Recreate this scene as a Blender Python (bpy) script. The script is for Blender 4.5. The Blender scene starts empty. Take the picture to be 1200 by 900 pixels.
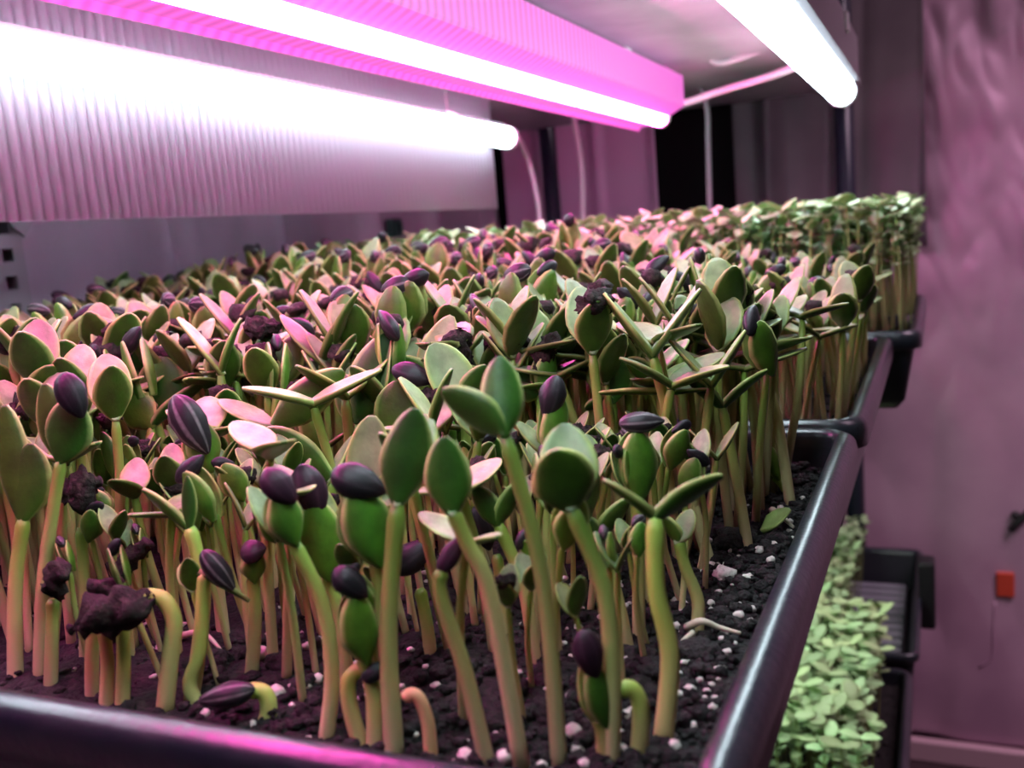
import bpy, math, random
import numpy as np
from mathutils import Vector, Matrix, noise

S = bpy.context.scene
COL = S.collection
Z0 = 0.725                                   # height of the tray rims above the floor
# ------------------------------------------------------------------ camera, world, exposure
F_PX = 1128.7
CAM = np.array([0.036, -0.138, 0.093])       # relative to the rim height
c_r = np.array([0.9133599, 0.3983066, -0.0844128])
c_u = np.array([0.0145951, 0.1751617, 0.9844315])
c_w = np.array([-0.4068915, 0.9003723, -0.1541723])
cd = bpy.data.cameras.new('camera')
cam = bpy.data.objects.new('camera', cd)
COL.objects.link(cam)
cd.sensor_width = 36
cd.lens = F_PX / 1200 * 36
cd.clip_start = 0.01
cd.clip_end = 20
m = Matrix.Identity(4)
for i in range(3):
    m[i][0], m[i][1], m[i][2] = c_r[i], c_u[i], -c_w[i]
    m[i][3] = CAM[i]
m[2][3] += Z0
cam.matrix_world = m
cd.dof.use_dof = True
cd.dof.focus_distance = 0.31
cd.dof.aperture_fstop = 15
S.camera = cam
S.view_settings.view_transform = 'Standard'
S.view_settings.look = 'None'
S.view_settings.exposure = 0.0
S.view_settings.gamma = 1
S.view_settings.use_curve_mapping = False
W = bpy.data.worlds.new('room_air')
S.world = W
W.use_nodes = True
bg = W.node_tree.nodes['Background']
bg.inputs[0].default_value = (0.62, 0.45, 0.42, 1)
bg.inputs[1].default_value = 0.05
L_WHITE, L_PINK, L_LOW = 28.0, 88.0, 17.0    # strengths of the LED tubes
ld = bpy.data.lights.new('added_fill_lamp', 'AREA'); ld.shape = 'DISK'; ld.size = 0.9; ld.spread = math.radians(84); ld.energy = 5.0; ld.color = (1.0, 0.68, 0.88)   # fill lamp added out of view, right of the rack, to brighten the mauve sheet
lamp = bpy.data.objects.new('added_fill_lamp', ld); COL.objects.link(lamp); lamp.location = (0.75, 0.72, Z0 + 1.0)
lamp.rotation_euler = (Vector((0.20, 1.3, Z0 - 0.75)) - lamp.location).to_track_quat('-Z', 'Y').to_euler()


# ------------------------------------------------------------------ helpers
def ray(px, py):
    return c_w + (px - 600) / F_PX * c_r - (py - 450) / F_PX * c_u


def at(px, py, t):                           # a measured point at depth t (rim-relative coordinates)
    return CAM + ray(px, py) * t


def on_z(px, py, z):
    d = ray(px, py)
    return CAM + d * ((z - CAM[2]) / d[2])


def on_y(px, py, y):
    d = ray(px, py)
    return CAM + d * ((y - CAM[1]) / d[1])


def on_x(px, py, x):
    d = ray(px, py)
    return CAM + d * ((x - CAM[0]) / d[0])


def to_px(P):
    d = np.asarray(P) - CAM
    k = d @ c_w
    return 600 + F_PX * (d @ c_r) / k, 450 - F_PX * (d @ c_u) / k, k


def world(P):
    return (float(P[0]), float(P[1]), float(P[2]) + Z0)


def nrm(v):
    v = np.asarray(v, float)
    return v / max(np.linalg.norm(v), 1e-12)


def tag(o, label=None, cat=None, group=None, kind=None):
    if label: o['label'] = label
    if cat: o['category'] = cat
    if group: o['group'] = group
    if kind: o['kind'] = kind
    return o


def empty(name, loc=(0, 0, 0), parent=None):
    o = bpy.data.objects.new(name, None)
    o.empty_display_size = 0.01
    o.location = loc
    o.parent = parent
    COL.objects.link(o)
    return o


class Geo:
    """vertices, faces, one float per vertex, material index per face"""
    def __init__(s):
        s.v, s.f, s.a, s.b, s.mi = [], [], [], [], []

    def add(s, v, f, a=None, mi=0, b=None):
        n = len(s.v)
        s.v.extend([tuple(p) for p in v])
        s.f.extend([tuple(i + n for i in q) for q in f])
        s.a.extend(a if a is not None else [0.0] * len(v))
        s.b.extend(b if b is not None else [0.0] * len(v))
        s.mi.extend([mi] * len(f))
        return s

    def mesh(s, name, mats, smooth=True):
        me = bpy.data.meshes.new(name)
        me.from_pydata(s.v, [], s.f)
        for mt in (mats if isinstance(mats, (list, tuple)) else [mats]):
            me.materials.append(mt)
        if any(s.mi):
            me.polygons.foreach_set('material_index', s.mi)
        if smooth:
            me.polygons.foreach_set('use_smooth', [True] * len(s.f))
        at_ = me.attributes.new('t', 'FLOAT', 'POINT')
        at_.data.foreach_set('value', s.a)
        if any(s.b):
            at2 = me.attributes.new('g', 'FLOAT', 'POINT')
            at2.data.foreach_set('value', s.b)
        me.update()
        return me


def link(name, me, parent=None, loc=None):
    o = bpy.data.objects.new(name, me)
    o.parent = parent
    if loc is not None: o.location = loc
    COL.objects.link(o)
    return o


def box(g, lo, hi, mi=0):
    x0, y0, z0 = lo; x1, y1, z1 = hi
    v = [(x0, y0, z0), (x1, y0, z0), (x1, y1, z0), (x0, y1, z0), (x0, y0, z1), (x1, y0, z1), (x1, y1, z1), (x0, y1, z1)]
    g.add(v, [(0, 3, 2, 1), (4, 5, 6, 7), (0, 1, 5, 4), (1, 2, 6, 5), (2, 3, 7, 6), (3, 0, 4, 7)], mi=mi)
    return g


def bevel(o, w=0.001, n=2):
    md = o.modifiers.new('bevel', 'BEVEL'); md.width = w; md.segments = n; md.limit_method = 'ANGLE'
    return o


def spline(pts, n):
    P = [np.asarray(p, float) for p in pts]
    P = [2 * P[0] - P[1]] + P + [2 * P[-1] - P[-2]]
    out = []
    segs = len(P) - 3
    for i in range(n):
        u = i / (n - 1) * segs
        k = min(int(u), segs - 1); t = u - k
        a, b, c, d = P[k:k + 4]
        out.append(0.5 * (2 * b + (c - a) * t + (2 * a - 5 * b + 4 * c - d) * t * t + (3 * b - a - 3 * c + d) * t ** 3))
    return out


def sweep(rings):
    """faces closing consecutive rings of equal size, with caps"""
    n = len(rings[0]); v = [p for r in rings for p in r]; f = []
    for i in range(len(rings) - 1):
        for j in range(n):
            k = (j + 1) % n
            f.append((i * n + j, i * n + k, (i + 1) * n + k, (i + 1) * n + j))
    f.append(tuple(range(n - 1, -1, -1)))
    f.append(tuple((len(rings) - 1) * n + j for j in range(n)))
    return v, f


def tube(g, pts, rad, seg=8, n=None, mi=0):
    if n: pts = spline(pts, n)
    N = len(pts); rings = []; a = []
    ref = np.array([1.0, 0.1, 0.05])
    for i in range(N):
        d = nrm(pts[min(i + 1, N - 1)] - pts[max(i - 1, 0)])
        x = nrm(ref - d * (ref @ d)); ref = x; y = np.cross(d, x)
        t = i / (N - 1); r = rad(t) if callable(rad) else rad
        rings.append([pts[i] + r * (math.cos(q) * x + math.sin(q) * y) for q in [2 * math.pi * j / seg for j in range(seg)]])
        a += [t] * seg
    v, f = sweep(rings)
    g.add(v, f, a, mi)
    return g


def leaf(g, J, T, width, n_up, cup=0.15, curl=0.1, thick=0.0011, seg=14, rings=11, mi=0):
    """thick spoon-shaped seed leaf from J to its tip T; attribute t: 1 on the upper face, 0 on the lower"""
    J = np.asarray(J, float); T = np.asarray(T, float)
    J = J - nrm(T - J) * 0.0016
    if seg == 14: rings = 14
    L = np.linalg.norm(T - J); a = (T - J) / L
    n = np.asarray(n_up, float); n = n - a * (n @ a)
    if np.linalg.norm(n) < 1e-6: n = np.array([0.3, 0.5, 0.8]); n = n - a * (n @ a)
    n = nrm(n); sd = np.cross(n, a)
    R, A, B = [], [], []
    wob = Vector(J) * 900
    for i in range(rings):
        s = 0.5 - 0.5 * math.cos(math.pi * (0.02 + 0.96 * i / (rings - 1)))
        h = width / 2 * max(0.13, math.sin(math.pi * min(s, 0.9995) ** 0.93) ** 0.5 * (0.55 + 0.45 * min(1, s / 0.36)))
        if i == rings - 1: h = width * 0.08
        if i == 0: h = min(h, width * 0.12)
        th = thick * (1.25 - 0.75 * s)
        h *= 1 + 0.07 * noise.noise(wob + Vector((s * 3, 0, 0)))
        c = J + a * L * s + sd * (0.05 * L * noise.noise(wob + Vector((0, 7, s * 1.5))) * s) + n * (curl * L * (s * s - s) * -1.0)
        ring = []
        for j in range(seg):
            q = 2 * math.pi * j / seg
            w, k = math.cos(q), math.sin(q)
            lift = cup * h * (w * w - 0.4)
            groove = 0.35 * th * math.exp(-(w / 0.22) ** 2) if k > 0 else -0.25 * th * math.exp(-(w / 0.25) ** 2)
            ring.append(c + sd * h * w + n * (th * math.copysign(abs(k) ** 0.8, k) * (1 if k > 0 else 1.1) + lift - groove))
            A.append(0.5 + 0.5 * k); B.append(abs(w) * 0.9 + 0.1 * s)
        R.append(ring)
    v, f = sweep(R)
    g.add(v, f, A, mi, b=B)
    return g


def hull(g, P0, P1, width, flat_dir, kind='smooth', seed=0, seg=14, rings=11, mi=0):
    if kind == 'crumb' and seg > 10: seg, rings = 20, 16
    """seed shell: pointed at P1, rounded at P0; attribute t runs round it for the stripes"""
    P0 = np.asarray(P0, float); P1 = np.asarray(P1, float)
    L = np.linalg.norm(P1 - P0); a = (P1 - P0) / L
    n = np.asarray(flat_dir, float); n = nrm(n - a * (n @ a) + 1e-6); sd = np.cross(n, a)
    R, A = [], []
    amp = {'smooth': 0.03, 'streaked': 0.03, 'crumb': 0.27}[kind] * width
    for i in range(rings):
        s = 0.5 - 0.5 * math.cos(math.pi * (0.03 + 0.94 * i / (rings - 1)))
        h = width / 2 * (math.sin(math.pi * s ** 0.82) ** 0.62 if 0 < s < 1 else 0)
        h = max(h, width * 0.05)
        ring = []
        for j in range(seg):
            q = 2 * math.pi * j / seg
            p = P0 + a * L * s + sd * h * math.cos(q) + n * h * 0.68 * math.sin(q)
            ridge = 0.03 * width * (1 if j % 2 else -1) if kind == 'streaked' else 0
            k = noise.noise(Vector(p) * (2.2 / width) + Vector((seed * 7.3, 1, 2))) * amp * 1.5 + noise.noise(Vector(p) * (6.5 / width) + Vector((seed, 5, 2))) * amp * 1.1
            p = p + (sd * math.cos(q) + n * math.sin(q)) * (k + ridge * math.sin(math.pi * s))
            ring.append(p); A.append(j / seg)
        R.append(ring)
    v, f = sweep(R)
    g.add(v, f, A, mi)
    return g


ICO = None
def lump(g, c, r, seed, amp=0.3, mi=0, sub=2, sq=(1, 1, 1), a=0.0):
    global ICO
    if ICO is None:
        import bmesh
        ICO = {}
        for s_ in (1, 2, 3):
            bm = bmesh.new(); bmesh.ops.create_icosphere(bm, subdivisions=s_, radius=1)
            ICO[s_] = ([np.array(v.co) for v in bm.verts], [tuple(v.index for v in f.verts) for f in bm.faces]); bm.free()
    vs, fs = ICO[sub]
    off = Vector((seed * 3.17, seed * 1.3, 4))
    out = []
    for p in vs:
        k = 1 + amp * (noise.noise(Vector(p) * 1.3 + off) + 0.6 * noise.noise(Vector(p) * 3.1 + off))
        out.append(np.asarray(c) + p * k * r * np.array(sq))
    g.add(out, fs, [a] * len(out), mi)
    return g


# ------------------------------------------------------------------ materials
def mat(name, color, rough=0.5, spec=0.5, metal=0.0, noise_=None, bump=None, extra=None):
    M = bpy.data.materials.new(name); M.use_nodes = True
    nt = M.node_tree; b = nt.nodes['Principled BSDF']
    b.inputs['Base Color'].default_value = (*color, 1); b.inputs['Roughness'].default_value = rough
    b.inputs['Metallic'].default_value = metal; b.inputs['Specular IOR Level'].default_value = spec
    tc = nt.nodes.new('ShaderNodeTexCoord')
    if noise_:
        col2, sc, lo, hi = noise_
        n = nt.nodes.new('ShaderNodeTexNoise'); n.inputs['Scale'].default_value = sc; n.inputs['Detail'].default_value = 6
        nt.links.new(tc.outputs['Object'], n.inputs['Vector'])
        mr = nt.nodes.new('ShaderNodeMapRange'); mr.inputs[1].default_value = lo; mr.inputs[2].default_value = hi
        nt.links.new(n.outputs[0], mr.inputs[0])
        mx = nt.nodes.new('ShaderNodeMix'); mx.data_type = 'RGBA'
        mx.inputs[6].default_value = (*color, 1); mx.inputs[7].default_value = (*col2, 1)
        nt.links.new(mr.outputs[0], mx.inputs[0]); nt.links.new(mx.outputs[2], b.inputs['Base Color'])
    if bump:
        sc, st, dist = bump
        n2 = nt.nodes.new('ShaderNodeTexNoise'); n2.inputs['Scale'].default_value = sc; n2.inputs['Detail'].default_value = 8
        nt.links.new(tc.outputs['Object'], n2.inputs['Vector'])
        bp = nt.nodes.new('ShaderNodeBump'); bp.inputs['Strength'].default_value = st; bp.inputs['Distance'].default_value = dist
        nt.links.new(n2.outputs[0], bp.inputs['Height']); nt.links.new(bp.outputs[0], b.inputs['Normal'])
    return M


def ramp_mat(name, attr, stops, rough=0.45, spec=0.4, vary=0.25, trans=0.0, g_edge=None, noise_sc=None):
    """colour by a stored attribute, varied a little from object to object"""
    M = bpy.data.materials.new(name); M.use_nodes = True
    nt = M.node_tree; N = nt.nodes; Lk = nt.links; b = N['Principled BSDF']
    b.inputs['Roughness'].default_value = rough; b.inputs['Specular IOR Level'].default_value = spec
    at_ = N.new('ShaderNodeAttribute'); at_.attribute_name = attr
    r = N.new('ShaderNodeValToRGB'); Lk.new(at_.outputs['Fac'], r.inputs[0])
    el = r.color_ramp.elements
    while len(el) < len(stops): el.new(0.5)
    for e, (p, c) in zip(el, stops): e.position = p; e.color = (*c, 1)
    out = r.outputs[0]
    if g_edge:
        a2 = N.new('ShaderNodeAttribute'); a2.attribute_name = 'g'
        mr = N.new('ShaderNodeMapRange'); mr.inputs[1].default_value = 0.74; mr.inputs[2].default_value = 0.95
        Lk.new(a2.outputs['Fac'], mr.inputs[0])
        mx = N.new('ShaderNodeMix'); mx.data_type = 'RGBA'; mx.inputs[7].default_value = (*g_edge, 1)
        Lk.new(mr.outputs[0], mx.inputs[0]); Lk.new(out, mx.inputs[6]); out = mx.outputs[2]
    oi = N.new('ShaderNodeObjectInfo')
    hs = N.new('ShaderNodeHueSaturation')
    m1 = N.new('ShaderNodeMapRange'); m1.inputs[3].default_value = 1 - vary; m1.inputs[4].default_value = 1 + vary
    Lk.new(oi.outputs['Random'], m1.inputs[0]); Lk.new(m1.outputs[0], hs.inputs['Value'])
    m2 = N.new('ShaderNodeMapRange'); m2.inputs[3].default_value = 0.5 - vary * 0.08; m2.inputs[4].default_value = 0.5 + vary * 0.08
    mul = N.new('ShaderNodeMath'); mul.operation = 'MULTIPLY'; mul.inputs[1].default_value = 7.13
    fr = N.new('ShaderNodeMath'); fr.operation = 'FRACT'
    Lk.new(oi.outputs['Random'], mul.inputs[0]); Lk.new(mul.outputs[0], fr.inputs[0]); Lk.new(fr.outputs[0], m2.inputs[0]); Lk.new(m2.outputs[0], hs.inputs['Hue'])
    Lk.new(out, hs.inputs['Color']); out = hs.outputs[0]
    if noise_sc:
        tc = N.new('ShaderNodeTexCoord'); nz = N.new('ShaderNodeTexNoise'); nz.inputs['Scale'].default_value = noise_sc; nz.inputs['Detail'].default_value = 4
        Lk.new(tc.outputs['Object'], nz.inputs['Vector'])
        bp = N.new('ShaderNodeBump'); bp.inputs['Strength'].default_value = 0.25; bp.inputs['Distance'].default_value = 0.0006
        Lk.new(nz.outputs[0], bp.inputs['Height']); Lk.new(bp.outputs[0], b.inputs['Normal'])
        n3 = N.new('ShaderNodeTexNoise'); n3.inputs['Scale'].default_value = 170; n3.inputs['Detail'].default_value = 5
        Lk.new(tc.outputs['Object'], n3.inputs['Vector'])
        m3 = N.new('ShaderNodeMapRange'); m3.inputs[1].default_value = 0.35; m3.inputs[2].default_value = 0.7; m3.inputs[3].default_value = 0.72; m3.inputs[4].default_value = 1.22
        Lk.new(n3.outputs[0], m3.inputs[0]); h3 = N.new('ShaderNodeHueSaturation'); Lk.new(m3.outputs[0], h3.inputs['Value']); Lk.new(out, h3.inputs['Color']); out = h3.outputs[0]
    Lk.new(out, b.inputs['Base Color'])
    if trans:
        tr = N.new('ShaderNodeBsdfTranslucent'); ms = N.new('ShaderNodeMixShader'); ms.inputs[0].default_value = trans
        Lk.new(out, tr.inputs[0]); Lk.new(b.outputs[0], ms.inputs[1]); Lk.new(tr.outputs[0], ms.inputs[2])
        Lk.new(ms.outputs[0], N['Material Output'].inputs[0])
    return M


def emit(name, color, strength, dots=None):
    M = bpy.data.materials.new(name); M.use_nodes = True
    b = M.node_tree.nodes['Principled BSDF']
    b.inputs['Base Color'].default_value = (0.8, 0.8, 0.8, 1)
    b.inputs['Emission Color'].default_value = (*color, 1); b.inputs['Emission Strength'].default_value = strength
    return M


M_STEM = ramp_mat('stem_skin', 't', [(0, (0.60, 0.50, 0.29)), (0.35, (0.52, 0.47, 0.17)), (0.72, (0.33, 0.40, 0.085)), (1, (0.17, 0.30, 0.035))], 0.42, 0.4, 0.18, 0.16)
M_HOOK = ramp_mat('young_stem_skin', 't', [(0, (0.66, 0.55, 0.25)), (0.5, (0.5, 0.55, 0.12)), (1, (0.40, 0.60, 0.10))], 0.42, 0.4, 0.15, 0.16)
M_PINKHOOK = ramp_mat('blushed_stem_skin', 't', [(0, (0.6, 0.42, 0.2)), (1, (0.75, 0.30, 0.20))], 0.42, 0.4, 0.1, 0.16)
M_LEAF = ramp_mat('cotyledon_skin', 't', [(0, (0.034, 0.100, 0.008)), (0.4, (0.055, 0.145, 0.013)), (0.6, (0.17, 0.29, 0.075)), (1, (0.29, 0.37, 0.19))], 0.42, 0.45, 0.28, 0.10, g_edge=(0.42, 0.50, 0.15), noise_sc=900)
M_BUD = ramp_mat('closed_cotyledon_skin', 't', [(0, (0.068, 0.185, 0.014)), (0.5, (0.11, 0.25, 0.025)), (1, (0.30, 0.42, 0.12))], 0.45, 0.4, 0.25, 0.14, g_edge=(0.42, 0.52, 0.16), noise_sc=900)
M_MICRO = ramp_mat('microgreen_leaf_skin', 't', [(0, (0.11, 0.24, 0.05)), (0.5, (0.20, 0.34, 0.11)), (1, (0.34, 0.46, 0.25))], 0.4, 0.5, 0.35, 0.12)
M_MICROSTEM = ramp_mat('microgreen_stem_skin', 't', [(0, (0.30, 0.30, 0.12)), (1, (0.18, 0.27, 0.06))], 0.5, 0.3, 0.2, 0.1)
M_LOWLEAF = ramp_mat('pale_microgreen_skin', 't', [(0, (0.24, 0.40, 0.14)), (0.5, (0.32, 0.50, 0.20)), (1, (0.42, 0.57, 0.30))], 0.45, 0.4, 0.3, 0.15)

def hull_mat(name, dark, light, streak):
    M = bpy.data.materials.new(name); M.use_nodes = True
    nt = M.node_tree; N = nt.nodes; Lk = nt.links; b = N['Principled BSDF']
    b.inputs['Roughness'].default_value = 0.46; b.inputs['Specular IOR Level'].default_value = 0.26
    at_ = N.new('ShaderNodeAttribute'); at_.attribute_name = 't'
    mu = N.new('ShaderNodeMath'); mu.operation = 'MULTIPLY'; mu.inputs[1].default_value = 44.0
    sn = N.new('ShaderNodeMath'); sn.operation = 'SINE'
    Lk.new(at_.outputs['Fac'], mu.inputs[0]); Lk.new(mu.outputs[0], sn.inputs[0])
    mr = N.new('ShaderNodeMapRange'); mr.inputs[1].default_value = 0.4; mr.inputs[2].default_value = 1.0; mr.inputs[4].default_value = streak
    Lk.new(sn.outputs[0], mr.inputs[0])
    tc = N.new('ShaderNodeTexCoord'); nz = N.new('ShaderNodeTexNoise'); nz.inputs['Scale'].default_value = 500; nz.inputs['Detail'].default_value = 6
    Lk.new(tc.outputs['Object'], nz.inputs['Vector'])
    ml = N.new('ShaderNodeMath'); ml.operation = 'MULTIPLY'; Lk.new(mr.outputs[0], ml.inputs[0]); Lk.new(nz.outputs[0], ml.inputs[1])
    mx = N.new('ShaderNodeMix'); mx.data_type = 'RGBA'; mx.inputs[6].default_value = (*dark, 1); mx.inputs[7].default_value = (*light, 1)
    Lk.new(ml.outputs[0], mx.inputs[0]); Lk.new(mx.outputs[2], b.inputs['Base Color'])
    bp = N.new('ShaderNodeBump'); bp.inputs['Strength'].default_value = 0.35; bp.inputs['Distance'].default_value = 0.0006
    Lk.new(nz.outputs[0], bp.inputs['Height']); Lk.new(bp.outputs[0], b.inputs['Normal'])
    return M

M_HULL = {'smooth': hull_mat('black_hull', (0.010, 0.009, 0.011), (0.05, 0.045, 0.05), 0.6),
          'streaked': hull_mat('striped_hull', (0.014, 0.012, 0.014), (0.20, 0.18, 0.18), 1.2),
          'purple': hull_mat('purple_hull', (0.028, 0.010, 0.020), (0.09, 0.04, 0.065), 0.6),
          'crumb': mat('soil_crusted_hull', (0.015, 0.011, 0.009), 0.8, 0.2, noise_=((0.06, 0.045, 0.036), 420, 0.5, 0.75), bump=(900, 0.8, 0.001))}
M_SOIL = mat('potting_soil', (0.012, 0.010, 0.010), 0.8, 0.35, noise_=((0.05, 0.04, 0.036), 240, 0.52, 0.75), bump=(620, 1.0, 0.004))
M_CLOD = mat('damp_soil_clod', (0.014, 0.011, 0.011), 0.7, 0.4, noise_=((0.045, 0.036, 0.032), 500, 0.5, 0.75), bump=(800, 1.0, 0.002))
M_PERL = mat('perlite', (0.66, 0.60, 0.54), 0.8, 0.3, noise_=((0.36, 0.31, 0.28), 700, 0.5, 0.75), bump=(900, 0.6, 0.001))
M_ROOT = mat('pale_root', (0.62, 0.55, 0.42), 0.6, 0.3)
M_TRAY = mat('black_tray_plastic', (0.010, 0.014, 0.022), 0.31, 0.6, noise_=((0.022, 0.024, 0.03), 60, 0.4, 0.7), bump=(380, 0.28, 0.0007))
M_TRAY.node_tree.nodes['Principled BSDF'].inputs['Coat Weight'].default_value = 0.35; M_TRAY.node_tree.nodes['Principled BSDF'].inputs['Coat Roughness'].default_value = 0.26
M_TRAYIN = mat('black_tray_inside', (0.016, 0.018, 0.024), 0.45, 0.45, bump=(150, 0.2, 0.001))
M_RIB = mat('grey_ribbed_plastic', (0.17, 0.18, 0.20), 0.5, 0.4)
M_STEEL = mat('dark_blue_steel', (0.02, 0.024, 0.04), 0.25, 0.6)
M_GALV = mat('slotted_steel', (0.30, 0.27, 0.29), 0.45, 0.4, metal=0.3)
M_PLATE = mat('dusty_shelf_plate', (0.46, 0.44, 0.46), 0.42, 0.5, noise_=((0.30, 0.29, 0.31), 9, 0.4, 0.65), bump=(14, 0.3, 0.01))
M_BOARD = mat('dark_shelf_board', (0.05, 0.045, 0.045), 0.6, 0.3)
M_WHITEPL = mat('white_plastic', (0.72, 0.70, 0.72), 0.4, 0.45)
M_CABLE = mat('white_cable', (0.66, 0.60, 0.62), 0.45, 0.4)
M_GLOWPANEL = mat('glow_panel_plastic', (0.15, 0.14, 0.155), 0.5, 0.3)  # for the added panel that stands in for the glow round the left tube
nt_ = M_GLOWPANEL.node_tree; tr_ = nt_.nodes.new('ShaderNodeBsdfTranslucent'); tr_.inputs[0].default_value = (0.85, 0.80, 0.86, 1); mx_ = nt_.nodes.new('ShaderNodeMixShader'); mx_.inputs[0].default_value = 0.65
nt_.links.new(nt_.nodes['Principled BSDF'].outputs[0], mx_.inputs[1]); nt_.links.new(tr_.outputs[0], mx_.inputs[2]); nt_.links.new(mx_.outputs[0], nt_.nodes['Material Output'].inputs[0])
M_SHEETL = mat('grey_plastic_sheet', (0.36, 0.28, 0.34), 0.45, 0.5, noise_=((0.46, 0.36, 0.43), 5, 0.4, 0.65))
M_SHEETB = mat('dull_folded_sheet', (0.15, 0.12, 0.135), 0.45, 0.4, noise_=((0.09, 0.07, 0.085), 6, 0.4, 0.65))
M_SHEETD = mat('sheet_painted_pink_glow', (0.55, 0.32, 0.48), 0.5, 0.4)  # pink tube light painted into the sheet colour as magenta
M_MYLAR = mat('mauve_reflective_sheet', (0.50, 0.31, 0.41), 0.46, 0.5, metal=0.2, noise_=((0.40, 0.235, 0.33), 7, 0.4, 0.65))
M_DARK = mat('black_backing', (0.012, 0.010, 0.012), 0.8, 0.2)
M_FLOOR = mat('dark_floor', (0.035, 0.02, 0.024), 0.5, 0.4, noise_=((0.05, 0.03, 0.034), 8, 0.4, 0.7))
M_TRIM = mat('pale_pink_trim', (0.48, 0.32, 0.36), 0.5, 0.4)
M_RED = mat('red_orange_plastic', (0.55, 0.06, 0.03), 0.5, 0.4)
M_BLACK = mat('black_plastic', (0.01, 0.01, 0.011), 0.5, 0.4)
M_GREEN = mat('dark_green_plastic', (0.02, 0.06, 0.045), 0.5, 0.4)
E_WHITE = emit('white_led_tube', (0.73, 0.93, 1.0), L_WHITE)
E_PINK = emit('pink_led_tube', (1.0, 0.06, 0.50), L_PINK)
E_COVER = emit('pink_diffuser', (1.0, 0.16, 0.76), 0.82)
E_COVER.node_tree.nodes['Principled BSDF'].inputs['Base Color'].default_value = (0.12, 0.05, 0.10, 1)
nt_ = E_COVER.node_tree; tc_ = nt_.nodes.new('ShaderNodeTexCoord'); wv_ = nt_.nodes.new('ShaderNodeTexWave'); wv_.bands_direction = 'Y'; wv_.inputs['Scale'].default_value = 38
mr_ = nt_.nodes.new('ShaderNodeMapRange'); mr_.inputs[3].default_value = 0.62; mr_.inputs[4].default_value = 1.0          # the row of LEDs shows through the cover
nt_.links.new(tc_.outputs['Object'], wv_.inputs['Vector']); nt_.links.new(wv_.outputs['Fac'], mr_.inputs[0]); nt_.links.new(mr_.outputs[0], nt_.nodes['Principled BSDF'].inputs['Emission Strength'])
M_HOUSE = mat('grey_fixture_plastic', (0.24, 0.22, 0.24), 0.4, 0.45)
E_LOW = emit('lower_led_tube', (0.84, 1.0, 0.88), L_LOW)

# ------------------------------------------------------------------ the setting
def slab(name, lo, hi, mt, kind='structure'):
    o = link(name, box(Geo(), lo, hi).mesh(name, mt, smooth=False)); o['kind'] = kind
    o.location.z = Z0
    return o

slab('floor', (-0.75, -1.2, -Z0 - 0.02), (1.3, 1.45, -Z0), M_FLOOR)
slab('wall_back', (-0.75, 1.40, -Z0), (1.3, 1.45, 1.0), M_DARK)
slab('wall_left', (-0.75, -1.2, -Z0), (-0.70, 1.45, 1.0), M_DARK)
o = slab('baseboard_back', (-0.62, 1.282, -Z0), (1.2, 1.298, -0.692), M_TRIM); bevel(o, 0.003)


def hanging(name, u0, u1, z0, z1, fn, mt, nu, nz, axis):
    """a hanging sheet; fn(u, z) gives how far it swells towards the room; 1.5 mm thick"""
    v, f = [], []
    for i in range(nu + 1):
        for j in range(nz + 1):
            u = u0 + (u1 - u0) * i / nu; z = z0 + (z1 - z0) * j / nz
            d = fn(u, z)
            v.append((u, -d, z) if axis == 'y' else (d, u, z))
    for i in range(nu):
        for j in range(nz):
            a = i * (nz + 1) + j
            q = (a, a + nz + 1, a + nz + 2, a + 1)
            f.append(q)
    o = link(name, Geo().add(v, f).mesh(name, mt))
    md = o.modifiers.new('thickness', 'SOLIDIFY'); md.thickness = 0.0012; md.offset = 0
    return o


def nz2(x, y, s=0.0):
    return noise.noise(Vector((x, y, s)))

def folds_left(u, z):
    lean = u + 0.06 * (z - 0.1)
    f = 0.016 * nz2(lean * 9, z * 0.6, 1) + 0.022 * max(0, math.sin(lean * 34 + 1.2 + 0.4 * nz2(u * 3, z, 2))) ** 6 + 0.004 * nz2(lean * 30, z * 1.2, 3)
    return f
o = hanging('plastic_sheet', -0.3, 1.36, -0.70, 0.55, folds_left, M_SHEETL, 260, 36, 'x')
o.location = (-0.64, 0, Z0)
tag(o, 'dark grey plastic sheet hanging in loose folds along the left wall', 'sheet')

def folds_back(u, z):
    lean = u - 0.05 * z
    return 0.014 * nz2(lean * 13, z * 0.7, 5) + 0.020 * max(0, math.sin(lean * 62 + 2 * nz2(u * 4, z * 1.3, 7))) ** 3 + 0.004 * nz2(lean * 40, z * 2, 8)
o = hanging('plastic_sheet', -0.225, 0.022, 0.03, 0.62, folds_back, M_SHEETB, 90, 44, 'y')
o.location = (0, 1.262, Z0)
tag(o, 'dull grey sheet with close vertical folds behind the white-lit end of the far tray', 'sheet')
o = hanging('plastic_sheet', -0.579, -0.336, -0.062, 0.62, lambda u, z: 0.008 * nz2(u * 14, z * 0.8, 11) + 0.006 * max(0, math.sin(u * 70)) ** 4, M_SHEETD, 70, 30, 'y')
o.location = (0, 1.26, Z0)
tag(o, 'dark sheet with magenta glow painted in behind the end of the pink light tube', 'sheet')

def crumple(u, z):
    f = 0.018 * nz2(u * 4.5 + 0.3 * z, z * 2.2, 21) + 0.010 * abs(nz2(u * 9 + 0.8 * z, z * 3.6, 22))
    k = min(1, max(0, (z + 0.25) / 0.35))
    f -= 0.004 * math.exp(-((u - 0.018) / 0.028) ** 2)
    f += k * 0.016 * abs(nz2(u * 17 - 1.1 * z, z * 6, 23)) + k * 0.007 * abs(nz2(u * 38 + z * 5, z * 13, 24))
    return f
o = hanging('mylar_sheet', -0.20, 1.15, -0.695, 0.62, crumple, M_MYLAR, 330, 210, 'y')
o.location = (0, 1.315, Z0)
tag(o, 'mauve reflective sheet, crumpled near the top and smoother below, filling the right side', 'sheet')

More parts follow.
